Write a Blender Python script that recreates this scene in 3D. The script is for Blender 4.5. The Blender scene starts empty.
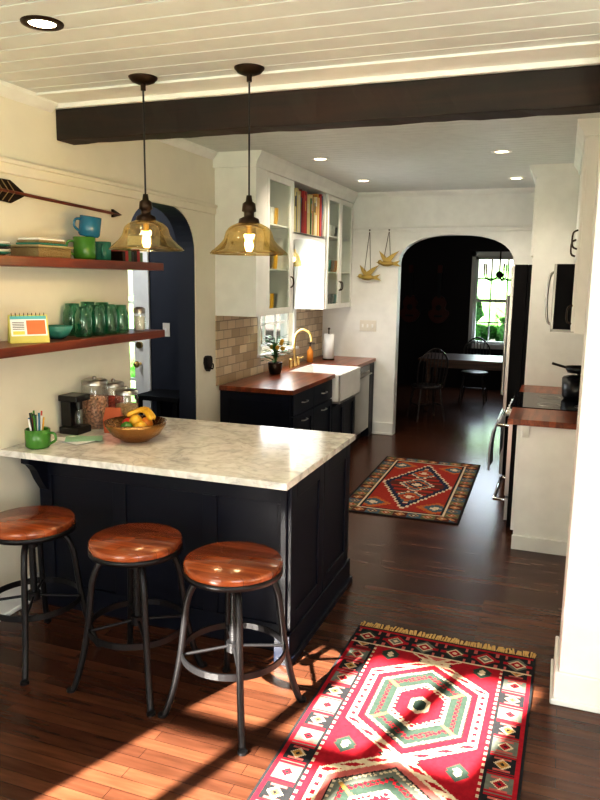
import bpy, math, random
from mathutils import Vector, Matrix
random.seed(4)
scene=bpy.context.scene
# ------------------------------------------------------------ materials
def newmat(name):
    m=bpy.data.materials.new(name);m.use_nodes=True
    nt=m.node_tree
    return m,nt,nt.nodes["Principled BSDF"]
def mat(name,col,rough=.5,metal=0,var=0,vscale=8,bump=0,bscale=60,emit=0,coat=0,stretch=None,spec=None):
    m,nt,p=newmat(name)
    p.inputs["Base Color"].default_value=(*col,1);p.inputs["Roughness"].default_value=rough
    p.inputs["Metallic"].default_value=metal
    if coat: p.inputs["Coat Weight"].default_value=coat;p.inputs["Coat Roughness"].default_value=.08
    if spec is not None: p.inputs["Specular IOR Level"].default_value=spec
    if emit: p.inputs["Emission Color"].default_value=(*col,1);p.inputs["Emission Strength"].default_value=emit
    tc=nt.nodes.new("ShaderNodeTexCoord")
    mp=nt.nodes.new("ShaderNodeMapping");nt.links.new(tc.outputs["Object"],mp.inputs[0])
    if stretch: mp.inputs["Scale"].default_value=stretch
    n=nt.nodes.new("ShaderNodeTexNoise");n.inputs["Scale"].default_value=vscale;n.inputs["Detail"].default_value=4
    nt.links.new(mp.outputs[0],n.inputs[0])
    v=var if var else .04
    r=nt.nodes.new("ShaderNodeValToRGB")
    r.color_ramp.elements[0].position=.3;r.color_ramp.elements[1].position=.7
    r.color_ramp.elements[0].color=(*[max(0,c*(1-v)) for c in col],1)
    r.color_ramp.elements[1].color=(*[min(1,c*(1+v)) for c in col],1)
    nt.links.new(n.outputs[0],r.inputs[0]);nt.links.new(r.outputs[0],p.inputs["Base Color"])
    if bump:
        n2=nt.nodes.new("ShaderNodeTexNoise");n2.inputs["Scale"].default_value=bscale
        nt.links.new(mp.outputs[0],n2.inputs[0])
        b=nt.nodes.new("ShaderNodeBump");b.inputs["Strength"].default_value=bump;b.inputs["Distance"].default_value=.01
        nt.links.new(n2.outputs[0],b.inputs["Height"]);nt.links.new(b.outputs[0],p.inputs["Normal"])
    return m
def woodmat(name,c1,c2,rough=.3,axis='X',scale=1.0,coat=0.0,strips=0):
    m,nt,p=newmat(name)
    p.inputs["Roughness"].default_value=rough;p.inputs["Coat Weight"].default_value=coat;p.inputs["Coat Roughness"].default_value=.12
    tc=nt.nodes.new("ShaderNodeTexCoord");mp=nt.nodes.new("ShaderNodeMapping")
    s=[22*scale]*3;s['XYZ'.index(axis)]=1.6*scale
    mp.inputs["Scale"].default_value=s
    nt.links.new(tc.outputs["Object"],mp.inputs[0])
    n=nt.nodes.new("ShaderNodeTexNoise");n.inputs["Scale"].default_value=1.6;n.inputs["Detail"].default_value=6;n.inputs["Distortion"].default_value=.6
    nt.links.new(mp.outputs[0],n.inputs[0])
    r=nt.nodes.new("ShaderNodeValToRGB");r.color_ramp.elements[0].position=.32;r.color_ramp.elements[1].position=.68
    r.color_ramp.elements[0].color=(*c1,1);r.color_ramp.elements[1].color=(*c2,1)
    nt.links.new(n.outputs[0],r.inputs[0]);out=r.outputs[0]
    if strips:
        br=nt.nodes.new("ShaderNodeTexBrick");br.inputs["Scale"].default_value=1
        br.inputs["Brick Width"].default_value=.5;br.inputs["Row Height"].default_value=strips;br.inputs["Mortar Size"].default_value=.0006
        br.inputs["Color1"].default_value=(.62,.62,.62,1);br.inputs["Color2"].default_value=(1.3,1.22,1.15,1);br.inputs["Mortar"].default_value=(.35,.3,.3,1)
        if axis=='Y':
            m2=nt.nodes.new("ShaderNodeMapping");m2.inputs["Rotation"].default_value=(0,0,math.pi/2);nt.links.new(tc.outputs["Object"],m2.inputs[0]);nt.links.new(m2.outputs[0],br.inputs[0])
        else: nt.links.new(tc.outputs["Object"],br.inputs[0])
        mx=nt.nodes.new("ShaderNodeMix");mx.data_type='RGBA';mx.blend_type='MULTIPLY';mx.inputs[0].default_value=1
        nt.links.new(out,mx.inputs[6]);nt.links.new(br.outputs["Color"],mx.inputs[7]);out=mx.outputs[2]
    nt.links.new(out,p.inputs["Base Color"])
    b=nt.nodes.new("ShaderNodeBump");b.inputs["Strength"].default_value=.12;b.inputs["Distance"].default_value=.004
    nt.links.new(n.outputs[0],b.inputs["Height"]);nt.links.new(b.outputs[0],p.inputs["Normal"])
    return m
def floormat():
    m,nt,p=newmat("walnut_floor_boards")
    tc=nt.nodes.new("ShaderNodeTexCoord")
    br=nt.nodes.new("ShaderNodeTexBrick");br.inputs["Scale"].default_value=1
    br.inputs["Brick Width"].default_value=1.1;br.inputs["Row Height"].default_value=.058;br.inputs["Mortar Size"].default_value=.0011
    br.inputs["Color1"].default_value=(.046,.0165,.009,1);br.inputs["Color2"].default_value=(.092,.034,.017,1);br.inputs["Mortar"].default_value=(.014,.005,.003,1)
    br.offset=.37
    nt.links.new(tc.outputs["Object"],br.inputs[0])
    mp=nt.nodes.new("ShaderNodeMapping");mp.inputs["Scale"].default_value=(2.2,18,1);nt.links.new(tc.outputs["Object"],mp.inputs[0])
    n=nt.nodes.new("ShaderNodeTexNoise");n.inputs["Scale"].default_value=2;n.inputs["Detail"].default_value=6;nt.links.new(mp.outputs[0],n.inputs[0])
    r=nt.nodes.new("ShaderNodeValToRGB");r.color_ramp.elements[0].color=(.70,.70,.70,1);r.color_ramp.elements[1].color=(1.25,1.25,1.25,1)
    r.color_ramp.elements[0].position=.3;r.color_ramp.elements[1].position=.7
    nt.links.new(n.outputs[0],r.inputs[0])
    mx=nt.nodes.new("ShaderNodeMix");mx.data_type='RGBA';mx.blend_type='MULTIPLY';mx.inputs[0].default_value=1
    nt.links.new(br.outputs["Color"],mx.inputs[6]);nt.links.new(r.outputs[0],mx.inputs[7]);nt.links.new(mx.outputs[2],p.inputs["Base Color"])
    p.inputs["Roughness"].default_value=.24;p.inputs["Specular IOR Level"].default_value=.38
    b=nt.nodes.new("ShaderNodeBump");b.inputs["Strength"].default_value=.12;b.inputs["Distance"].default_value=.003
    nt.links.new(n.outputs[0],b.inputs["Height"]);nt.links.new(b.outputs[0],p.inputs["Normal"])
    return m
def marblemat():
    m,nt,p=newmat("white_marble")
    tc=nt.nodes.new("ShaderNodeTexCoord")
    n0=nt.nodes.new("ShaderNodeTexNoise");n0.inputs["Scale"].default_value=2.6;n0.inputs["Detail"].default_value=8;n0.inputs["Distortion"].default_value=1.4
    nt.links.new(tc.outputs["Object"],n0.inputs[0])
    r=nt.nodes.new("ShaderNodeValToRGB");e=r.color_ramp.elements
    e[0].position=.40;e[0].color=(.78,.76,.71,1);e[1].position=.62;e[1].color=(.82,.80,.76,1)
    a=e.new(.48);a.color=(.72,.70,.66,1);a=e.new(.50);a.color=(.56,.55,.53,1);a=e.new(.52);a.color=(.74,.71,.67,1)
    nt.links.new(n0.outputs[0],r.inputs[0])
    n1=nt.nodes.new("ShaderNodeTexNoise");n1.inputs["Scale"].default_value=12;n1.inputs["Detail"].default_value=8;n1.inputs["Distortion"].default_value=1.6
    nt.links.new(tc.outputs["Object"],n1.inputs[0])
    r1=nt.nodes.new("ShaderNodeValToRGB");r1.color_ramp.elements[0].position=.36;r1.color_ramp.elements[0].color=(.78,.77,.75,1);r1.color_ramp.elements[1].position=.56;r1.color_ramp.elements[1].color=(1,1,1,1)
    nt.links.new(n1.outputs[0],r1.inputs[0])
    mx=nt.nodes.new("ShaderNodeMix");mx.data_type='RGBA';mx.blend_type='MULTIPLY';mx.inputs[0].default_value=1
    nt.links.new(r.outputs[0],mx.inputs[6]);nt.links.new(r1.outputs[0],mx.inputs[7]);nt.links.new(mx.outputs[2],p.inputs["Base Color"])
    p.inputs["Roughness"].default_value=.12
    return m
def tilemat():
    m,nt,p=newmat("travertine_brick_tile")
    tc=nt.nodes.new("ShaderNodeTexCoord");sp=nt.nodes.new("ShaderNodeSeparateXYZ");cb=nt.nodes.new("ShaderNodeCombineXYZ")
    nt.links.new(tc.outputs["Object"],sp.inputs[0]);nt.links.new(sp.outputs[1],cb.inputs[0]);nt.links.new(sp.outputs[2],cb.inputs[1])
    br=nt.nodes.new("ShaderNodeTexBrick");br.inputs["Scale"].default_value=1
    br.inputs["Brick Width"].default_value=.16;br.inputs["Row Height"].default_value=.078;br.inputs["Mortar Size"].default_value=.004
    br.inputs["Color1"].default_value=(.38,.27,.16,1);br.inputs["Color2"].default_value=(.74,.61,.43,1);br.inputs["Mortar"].default_value=(.28,.22,.15,1)
    nt.links.new(cb.outputs[0],br.inputs[0]);nt.links.new(br.outputs["Color"],p.inputs["Base Color"])
    b=nt.nodes.new("ShaderNodeBump");b.inputs["Strength"].default_value=.5;b.inputs["Distance"].default_value=.004;b.invert=True
    nt.links.new(br.outputs["Fac"],b.inputs["Height"]);nt.links.new(b.outputs[0],p.inputs["Normal"])
    p.inputs["Roughness"].default_value=.35
    return m
def glassmat(name,tint=(1,1,1),gl=.12,rough=.02,diff=0,dcol=(1,1,1),edge=.7):
    m=bpy.data.materials.new(name);m.use_nodes=True;nt=m.node_tree;nt.nodes.clear()
    o=nt.nodes.new("ShaderNodeOutputMaterial");t=nt.nodes.new("ShaderNodeBsdfTransparent");t.inputs[0].default_value=(*tint,1)
    g=nt.nodes.new("ShaderNodeBsdfGlossy");g.inputs["Roughness"].default_value=rough
    lw=nt.nodes.new("ShaderNodeLayerWeight");lw.inputs[0].default_value=.25
    mt=nt.nodes.new("ShaderNodeMath");mt.operation='MULTIPLY_ADD';mt.inputs[1].default_value=edge;mt.inputs[2].default_value=gl*.4
    nt.links.new(lw.outputs["Facing"],mt.inputs[0])
    mx=nt.nodes.new("ShaderNodeMixShader");nt.links.new(mt.outputs[0],mx.inputs[0]);nt.links.new(t.outputs[0],mx.inputs[1]);nt.links.new(g.outputs[0],mx.inputs[2])
    out=mx.outputs[0]
    if diff:
        d=nt.nodes.new("ShaderNodeBsdfTranslucent");d.inputs[0].default_value=(*dcol,1)
        m2=nt.nodes.new("ShaderNodeMixShader");m2.inputs[0].default_value=diff
        nt.links.new(out,m2.inputs[1]);nt.links.new(d.outputs[0],m2.inputs[2]);out=m2.outputs[0]
    nt.links.new(out,o.inputs[0]);return m
def emitmat(name,col,st):
    m=bpy.data.materials.new(name);m.use_nodes=True;nt=m.node_tree;nt.nodes.clear()
    o=nt.nodes.new("ShaderNodeOutputMaterial");e=nt.nodes.new("ShaderNodeEmission");e.inputs[0].default_value=(*col,1);e.inputs[1].default_value=st
    nt.links.new(e.outputs[0],o.inputs[0]);return m
WALL=mat("warm_cream_wall_paint",(.77,.73,.62),.85,var=.02)
WHITE=mat("white_trim_paint",(.80,.80,.77),.45)
CAB=mat("white_cabinet_paint",(.81,.81,.77),.38)
CEIL=mat("ceiling_board_paint",(.62,.64,.63),.5)
GROOVE=mat("ceiling_groove",(.24,.24,.23),.8)
NAVY=mat("navy_cabinet_paint",(.0035,.005,.012),.42,spec=.25)
NAVYWALL=mat("navy_wall_paint",(.010,.014,.026),.7)
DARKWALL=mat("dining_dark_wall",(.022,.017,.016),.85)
FLOOR=floormat();MARBLE=marblemat();TILE=tilemat()
BEAM=woodmat("dark_beam_wood",(.005,.002,.0012),(.026,.009,.0042),.65,'X',.6)
SHELFW=woodmat("shelf_cherry_wood",(.08,.016,.008),(.17,.038,.015),.35,'Y',1)
SEATW=woodmat("stool_seat_wood",(.14,.027,.008),(.30,.075,.018),.22,'X',1,.3,.055)
BUTCH=woodmat("butcher_block_wood",(.14,.030,.010),(.27,.070,.020),.28,'Y',1,.2,.045)
TABLEW=woodmat("dining_table_wood",(.05,.02,.01),(.12,.05,.02),.4,'X')
IRON=mat("dark_iron",(.016,.0155,.017),.4,.6)
BRONZE=mat("aged_bronze",(.035,.022,.014),.4,.8)
BLACK=mat("black_plastic",(.006,.006,.007),.35)
BLACKM=mat("black_appliance_enamel",(.006,.006,.007),.7,spec=.15)
BLACKGL=mat("black_glass",(.006,.006,.008),.06)
STEEL=mat("stainless_steel",(.42,.41,.39),.28,1)
CHROME=mat("chrome",(.75,.75,.74),.12,1)
BRASS=mat("brass",(.62,.42,.16),.3,1)
GOLD=mat("old_gold_metal",(.42,.30,.09),.45,.6,bump=.3)
COPPER=mat("hammered_copper",(.36,.19,.07),.25,1,bump=.5,bscale=50)
PORC=mat("white_porcelain",(.85,.84,.80),.1)
GREENC=mat("green_ceramic",(.055,.19,.03),.2)
BLUEC=mat("blue_ceramic",(.02,.14,.26),.2)
TEALC=mat("teal_ceramic",(.03,.18,.15),.2)
GLASS=glassmat("clear_glass",(.95,.97,.96),.2,edge=.45)
CABGL=glassmat("cabinet_door_glass",(.96,.98,.96),.06,edge=.12)
PANE=glassmat("window_pane_glass",(.97,.98,.98),.04,edge=.15)
JARG=glassmat("green_jar_glass",(.62,.88,.78),.25,.03,.24,(.14,.56,.42),edge=.4)
AMBER=glassmat("amber_shade_glass",(.72,.61,.33),.22,.05,.02,(.50,.38,.14),edge=.42)
BULB=emitmat("bulb_filament_glow",(1,.62,.22),60)
CANL=emitmat("recessed_lamp_glow",(1,.80,.52),14)
LEAF=mat("leaf_green",(.04,.16,.03),.5,var=.5)
HEDGE=mat("hedge_leaves",(.09,.24,.06),.7,var=.7,vscale=25,bump=1,bscale=40)
PAPER=mat("paper_white",(.80,.80,.77),.8)
RED=mat("red_fruit",(.5,.04,.02),.4);YEL=mat("yellow_fruit",(.65,.36,.03),.4);ORG=mat("orange_card",(.7,.25,.03),.5)
TOWEL=mat("grey_towel_cloth",(.34,.34,.37),.95,bump=.6,bscale=200)
WICK=mat("woven_beige",(.26,.19,.09),.8,bump=1,bscale=120)
FRINGE=mat("rug_fringe_wool",(.50,.32,.11),.95)
GUIT=mat("guitar_varnish",(.09,.014,.007),.3)
PLATEM=mat("switch_plate",(.70,.66,.57),.4)
# ------------------------------------------------------------ builder
def catmull(pts,sub=6):
    P=[Vector(p) for p in pts];out=[]
    for i in range(len(P)-1):
        a=P[max(0,i-1)];b=P[i];c=P[i+1];d=P[min(len(P)-1,i+2)]
        for k in range(sub):
            t=k/sub
            out.append(.5*((2*b)+(c-a)*t+(2*a-5*b+4*c-d)*t*t+(-a+3*b-3*c+d)*t**3))
    out.append(P[-1]);return out
class B:
    def __init__(s): s.v=[];s.f=[];s.m=[];s.s=[];s.mats=[];s.M=Matrix.Identity(4)
    def add(s,vs,fs,mt,sm=False):
        if mt not in s.mats: s.mats.append(mt)
        k=s.mats.index(mt);o=len(s.v)
        s.v+= [s.M@Vector(v) for v in vs]
        for f in fs: s.f.append([i+o for i in f]);s.m.append(k);s.s.append(sm)
    def box(s,x0,x1,y0,y1,z0,z1,mt):
        x0,x1=min(x0,x1),max(x0,x1);y0,y1=min(y0,y1),max(y0,y1);z0,z1=min(z0,z1),max(z0,z1)
        s.add([(x0,y0,z0),(x1,y0,z0),(x1,y1,z0),(x0,y1,z0),(x0,y0,z1),(x1,y0,z1),(x1,y1,z1),(x0,y1,z1)],
              [(0,3,2,1),(4,5,6,7),(0,1,5,4),(1,2,6,5),(2,3,7,6),(3,0,4,7)],mt)
    def abox(s,ax,n0,n1,a0,a1,z0,z1,mt):
        if ax=='x': s.box(n0,n1,a0,a1,z0,z1,mt)
        else: s.box(a0,a1,n0,n1,z0,z1,mt)
    def prism(s,poly,ax,a0,a1,mt,sm=False):
        n=len(poly)
        def mk(p,a):
            return (a,p[0],p[1]) if ax=='x' else ((p[0],a,p[1]) if ax=='y' else (p[0],p[1],a))
        vs=[mk(p,a0) for p in poly]+[mk(p,a1) for p in poly]
        s.add(vs,[list(range(n)),list(range(2*n-1,n-1,-1))],mt)
        s.add(vs,[(i,(i+1)%n,n+(i+1)%n,n+i) for i in range(n)],mt,sm)
    def lathe(s,c,prof,mt,n=28,sm=True):
        vs=[];fs=[]
        for r,z in prof:
            for i in range(n):
                a=2*math.pi*i/n;vs.append((c[0]+r*math.cos(a),c[1]+r*math.sin(a),c[2]+z))
        for j in range(len(prof)-1):
            for i in range(n):
                fs.append((j*n+i,j*n+(i+1)%n,(j+1)*n+(i+1)%n,(j+1)*n+i))
        s.add(vs,fs,mt,sm)
    def disc(s,c,r,mt,n=28): s.add([(c[0]+r*math.cos(2*math.pi*i/n),c[1]+r*math.sin(2*math.pi*i/n),c[2]) for i in range(n)],[list(range(n))],mt)
    def tube(s,pts,r,mt,n=8,closed=False):
        P=[Vector(p) for p in pts];N=len(P)
        rs=r if isinstance(r,(list,tuple)) else [r]*N
        vs=[];fs=[];up=None
        for i,p in enumerate(P):
            if closed: t=(P[(i+1)%N]-P[i-1]).normalized()
            else: t=(P[min(N-1,i+1)]-P[max(0,i-1)]).normalized()
            if up is None:
                up=Vector((0,0,1)) if abs(t.z)<.9 else Vector((1,0,0))
            u=(up-t*up.dot(t)).normalized();w=t.cross(u);up=u
            for k in range(n):
                a=2*math.pi*k/n;vs.append(p+(u*math.cos(a)+w*math.sin(a))*rs[i])
        for i in range(N if closed else N-1):
            j=(i+1)%N
            for k in range(n): fs.append((i*n+k,i*n+(k+1)%n,j*n+(k+1)%n,j*n+k))
        s.add(vs,fs,mt,True)
        if not closed: s.add(vs,[list(range(n)),list(range((N-1)*n,N*n))],mt)
    def cyl(s,p0,p1,r,mt,n=20,r1=None): s.tube([p0,p1],[r,r if r1 is None else r1],mt,n)
    def sphere(s,c,r,mt,sc=(1,1,1),n=16):
        vs=[];fs=[];m=n//2
        for j in range(m+1):
            th=math.pi*j/m
            for i in range(n):
                a=2*math.pi*i/n;vs.append((c[0]+r*sc[0]*math.sin(th)*math.cos(a),c[1]+r*sc[1]*math.sin(th)*math.sin(a),c[2]+r*sc[2]*math.cos(th)))
        for j in range(m):
            for i in range(n): fs.append((j*n+i,j*n+(i+1)%n,(j+1)*n+(i+1)%n,(j+1)*n+i))
        s.add(vs,fs,mt,True)
    def door(s,ax,pos,sg,a0,a1,z0,z1,mt,w=.06,panel=None,t=.02,gap=.003):
        a0+=gap;a1-=gap;z0+=gap;z1-=gap;e=pos+sg*t
        s.abox(ax,pos,e,a0,a0+w,z0,z1,mt);s.abox(ax,pos,e,a1-w,a1,z0,z1,mt)
        s.abox(ax,pos,e,a0+w,a1-w,z0,z0+w,mt);s.abox(ax,pos,e,a0+w,a1-w,z1-w,z1,mt)
        q=panel or mt
        s.abox(ax,pos+sg*t*.2,pos+sg*t*.45,a0+w,a1-w,z0+w,z1-w,q)
    def build(s,name,bevel=0,weld=True):
        xs=[v.x for v in s.v];ys=[v.y for v in s.v];zs=[v.z for v in s.v]
        o=Vector(((min(xs)+max(xs))/2,(min(ys)+max(ys))/2,min(zs)))
        me=bpy.data.meshes.new(name);me.from_pydata([v-o for v in s.v],[],s.f)
        for m in s.mats: me.materials.append(m)
        me.polygons.foreach_set("material_index",s.m);me.polygons.foreach_set("use_smooth",s.s)
        import bmesh
        bm=bmesh.new();bm.from_mesh(me)
        bmesh.ops.remove_doubles(bm,verts=bm.verts,dist=1e-6) if weld else None
        bmesh.ops.recalc_face_normals(bm,faces=bm.faces);bm.to_mesh(me);bm.free()
        ob=bpy.data.objects.new(name,me);ob.location=o;scene.collection.objects.link(ob)
        if bevel:
            b=ob.modifiers.new("bevel",'BEVEL');b.width=bevel;b.segments=2;b.limit_method='ANGLE';b.angle_limit=math.radians(50);b.harden_normals=False
        return ob
def T(x,y,z,rz=0): return Matrix.Translation((x,y,z))@Matrix.Rotation(rz,4,'Z')
def obj(name,fn,bev=0):
    b=B();fn(b);return b.build(name,bev,False)
# ------------------------------------------------------------ dims
XL=-2.72;CE=2.77;CK=2.82;YF=8.2;XR=.42;YB=-.9
b=B();b.box(-5.2,3.2,-1.1,13.2,-.06,0,FLOOR);b.build("floor")
def boardceil(name,x0,x1,y0,y1,z,w=.135):
    b=B();b.box(x0,x1,y0,y1,z+.012,z+.09,GROOVE)
    y=y0
    while y<y1-.01:
        e=min(y+w-.007,y1);b.box(x0,x1,y,e,z,z+.013,CEIL);y+=w
    b.build(name,.003)
boardceil("ceiling",XL,2.4,YB,3.42,CE)
boardceil("ceiling_kitchen",XL,XR,3.60,YF,CK,.09)
b=B();b.box(-3.7,3,YF+.15,12.7,CK-.1,CK,CEIL);b.build("ceiling_dining")
b=B();b.box(-5.0,XL-.14,3.0,5.62,2.7,2.8,CEIL);b.build("ceiling_entry")
def archpoly(a0,a1,H,o0,o1,spring,top,n=20):
    c=(o0+o1)/2;rx=(o1-o0)/2;rz=top-spring
    p=[(a0,0),(a0,H),(a1,H),(a1,0),(o1,0)]
    for i in range(n+1):
        t=math.pi*i/n;p.append((c+rx*abs(math.cos(t))**.8*(1 if math.cos(t)>0 else -1),spring+rz*math.sin(t)**.9))
    p.append((o0,0));return p
AY0,AY1=4.10,5.04
b=B();b.prism(archpoly(YB,5.36,CK+.02,AY0,AY1,2.00,2.35),'x',XL-.14,XL,WALL);b.build("wall_left")
WY0,WY1,WZ0,WZ1=6.30,7.20,1.12,2.15
b=B()
b.box(XL-.14,XL,5.36,WY0,0,CK,WALL);b.box(XL-.14,XL,WY1,YF,0,CK,WALL);b.box(XL-.14,XL,WY0,WY1,0,WZ0,WALL);b.box(XL-.14,XL,WY0,WY1,WZ1,CK,WALL)
b.build("wall_left_kitchen",weld=False)
b=B();b.prism(archpoly(XL,XR+.1,CK+.02,-1.80,-.53,2.02,2.34),'y',YF,YF+.15,WHITE);b.build("wall_far")
b=B();b.box(XR,XR+.12,3.42,YF,0,CK,WALL);b.build("wall_right_kitchen")
PX=.10
b=B();b.box(PX,2.4,3.09,3.40,0,CE,WHITE);b.build("wall_right_return",.004)
b=B();b.box(2.4,2.5,YB,3.42,0,CE,WALL);b.build("wall_right")
BX0,BX1,BZ0,BZ1=-2.66,-1.34,.35,2.50
b=B()
b.box(XL,BX0,YB-.12,YB,0,CE,WALL);b.box(BX1,.2,YB-.12,YB,0,CE,WALL);b.box(BX0,BX1,YB-.12,YB,0,BZ0,WALL);b.box(BX0,BX1,YB-.12,YB,BZ1,CE,WALL)
b.box(1.9,2.4,YB-.12,YB,0,CE,WALL);b.box(.2,1.9,YB-.12,YB,0,.7,WALL);b.box(.2,1.9,YB-.12,YB,2.3,CE,WALL)
b.build("wall_back",weld=False)
def window(name,ax,pos,a0,a1,z0,z1,na,nz,mt=WHITE,mb=.022,fr=.05,meet=True,d=.04):
    b=B()
    b.abox(ax,pos-d,pos+d,a0,a0+fr,z0,z1,mt);b.abox(ax,pos-d,pos+d,a1-fr,a1,z0,z1,mt)
    b.abox(ax,pos-d,pos+d,a0,a1,z0,z0+fr,mt);b.abox(ax,pos-d,pos+d,a0,a1,z1-fr,z1,mt)
    if meet: b.abox(ax,pos-d*.6,pos+d*.6,a0,a1,(z0+z1)/2-.025,(z0+z1)/2+.025,mt)
    for i in range(1,na):
        a=a0+(a1-a0)*i/na;b.abox(ax,pos-.012,pos+.012,a-mb/2,a+mb/2,z0,z1,mt)
    for i in range(1,nz):
        a=z0+(z1-z0)*i/nz;b.abox(ax,pos-.012,pos+.012,a0,a1,a-mb/2,a+mb/2,mt)
    b.abox(ax,pos-.003,pos+.003,a0+fr,a1-fr,z0+fr,z1-fr,PANE)
    b.build(name,weld=False)
window("window_1",'y',YB-.06,BX0,BX1,BZ0,BZ1,3,4,mb=.075,fr=.06)
window("added_window",'y',YB-.06,.2,1.9,.7,2.3,4,4)  # unseen window, added to open the back wall for more brightness
window("window_3",'x',XL-.08,WY0,WY1,WZ0,WZ1,3,4)
# dining room shell
DY=12.5
DX0,DX1,DZ0,DZ1=-1.42,-.62,.78,2.25
b=B()
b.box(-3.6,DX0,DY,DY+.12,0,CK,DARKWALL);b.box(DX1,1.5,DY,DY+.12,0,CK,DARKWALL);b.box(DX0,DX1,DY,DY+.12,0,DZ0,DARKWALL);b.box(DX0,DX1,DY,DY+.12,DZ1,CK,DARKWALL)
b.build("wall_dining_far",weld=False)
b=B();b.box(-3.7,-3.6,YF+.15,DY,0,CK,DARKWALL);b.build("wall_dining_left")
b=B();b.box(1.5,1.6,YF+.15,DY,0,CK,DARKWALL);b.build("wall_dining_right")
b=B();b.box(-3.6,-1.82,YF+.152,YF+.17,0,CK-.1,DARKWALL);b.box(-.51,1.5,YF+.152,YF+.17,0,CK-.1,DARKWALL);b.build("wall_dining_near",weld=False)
window("window_4",'y',DY+.06,DX0,DX1,DZ0,DZ1,3,4,fr=.045)
b=B()
for (x0,x1,z0,z1) in [(DX0-.06,DX0,DZ0-.08,DZ1+.08),(DX1,DX1+.06,DZ0-.08,DZ1+.08),(DX0-.06,DX1+.06,DZ0-.08,DZ0),(DX0-.06,DX1+.06,DZ1,DZ1+.08)]: b.box(x0,x1,DY-.025,DY-.001,z0,z1,CAB)
b.build("trim_1",weld=False)
# entry room shell + door
EY=5.5;EDX=-3.50;D=EDX-.9
b=B();b.box(EDX,XL-.14,EY,EY+.12,0,2.7,NAVYWALL);b.build("wall_entry_far")
b=B();b.box(-4.9,D,EY,EY+.12,0,2.7,NAVYWALL);b.build("wall_entry_far_left")
b=B();b.box(D,EDX,EY,EY+.12,2.09,2.7,NAVYWALL);b.build("wall_entry_far_over_door")
b=B();b.box(-5,-4.9,3.0,5.6,0,2.7,NAVYWALL);b.build("wall_entry_left")
b=B();b.box(-4.9,XL-.14,3.0,3.1,0,2.7,NAVYWALL);b.build("wall_entry_near")
b=B();b.prism([(p[0],p[1]*.999) for p in archpoly(3.12,5.49,2.69,AY0-.001,AY1+.001,2.00,2.352)],'x',XL-.16,XL-.141,NAVYWALL)
c=(AY0+AY1)/2;rx=(AY1-AY0)/2
def apt(t,k): return (c+(rx-k)*abs(math.cos(t))**.8*(1 if math.cos(t)>0 else -1),2.00+(.35-k)*math.sin(t)**.9)
outer=[(AY1,0)]+[apt(math.pi*i/24,0) for i in range(25)]+[(AY0,0)]
inner=[(AY1-.008,0)]+[apt(math.pi*i/24,.008) for i in range(25)]+[(AY0+.008,0)]
for i in range(len(outer)-1):
    b.prism([outer[i],outer[i+1],inner[i+1],inner[i]],'x',XL-.16,XL-.012,NAVYWALL)
b.build("wall_entry_arch_lining",weld=False)
b=B();ST=.12
b.box(D+.003,D+ST,EY+.03,EY+.075,.005,2.08,WHITE);b.box(EDX-ST,EDX-.003,EY+.03,EY+.075,.005,2.08,WHITE)
b.box(D+ST,EDX-ST,EY+.03,EY+.075,.005,.55,WHITE);b.box(D+ST,EDX-ST,EY+.03,EY+.075,1.95,2.08,WHITE)
for k in range(1,4):
    z=.55+(1.95-.55)*k/4;b.box(D+ST,EDX-ST,EY+.035,EY+.065,z-.012,z+.012,WHITE)
for k in range(1,3):
    x=D+ST+(.9-2*ST)*k/3;b.box(x-.012,x+.012,EY+.035,EY+.065,.55,1.95,WHITE)
b.box(D+ST,EDX-ST,EY+.048,EY+.052,.55,1.95,PANE)
b.cyl((EDX-.06,EY+.03,1.22),(EDX-.06,EY+.005,1.22),.03,BRASS);b.cyl((EDX-.06,EY+.03,1.05),(EDX-.06,EY-.01,1.05),.014,BRASS);b.sphere((EDX-.06,EY-.035,1.05),.03,BRASS)
b.build("door_1",weld=False)
b=B();b.box(EDX,EDX+.07,EY-.02,EY-.001,0,2.17,WHITE);b.box(D-.07,D,EY-.02,EY-.001,0,2.17,WHITE);b.box(D-.07,EDX+.07,EY-.021,EY-.002,2.1,2.18,WHITE);b.build("trim_2",weld=False)
b=B();b.box(-3.30,-3.23,EY-.008,EY,1.31,1.43,PLATEM);b.box(-3.27,-3.26,EY-.016,EY-.008,1.355,1.385,PORC);b.build("light_switch",.002)
b=B();b.box(-3.35,-2.93,5.1,5.48,.80,.84,BLACKM)
for x in(-3.32,-2.97):
    for y in(5.13,5.45): b.box(x-.02,x+.02,y-.02,y+.02,0,.80,BLACKM)
b.build("entry_console_table",.003)
# ------------------------------------------------------------ trims
RZ=2.335
b=B();b.box(XL,XL+.022,YB,5.36,RZ,RZ+.06,WALL);b.box(XL,XL+.034,YB,5.36,RZ+.05,RZ+.075,WALL);b.build("trim_picture_rail_left",.005,False)
b=B();b.box(-2.38,-.3,YF-.022,YF,2.375,2.42,WHITE);b.box(-2.38,-.3,YF-.034,YF,2.405,2.425,WHITE);b.build("trim_picture_rail_far",.004,False)
def crownp(z): return [(XL,z),(XL+.05,z),(XL+.045,z-.02),(XL+.015,z-.05),(XL,z-.06)]
b=B();b.prism(crownp(CE),'y',YB,3.40,WHITE);b.build("trim_crown_left")
b=B();b.prism(crownp(CK),'y',3.60,5.33,WHITE);b.build("trim_crown_kitchen_left")
b=B();b.prism([(YF,CK),(YF-.05,CK),(YF-.045,CK-.02),(YF-.015,CK-.04),(YF,CK-.05)],'x',-2.30,-.36,WHITE);b.build("trim_crown_far")
def base(name,*bx,mt=WHITE):
    b=B()
    for q in bx: b.box(*q,mt)
    b.build(name,.006,False)
base("baseboard_left",(XL,XL+.016,YB,AY0,0,.15),(XL,XL+.026,YB,AY0,0,.025))
base("baseboard_left_kitchen",(XL,XL+.016,AY1,5.43,0,.15))
base("baseboard_far",(-2.03,-1.80,YF-.018,YF,0,.15),(-2.03,-1.80,YF-.028,YF,0,.03))
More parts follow.
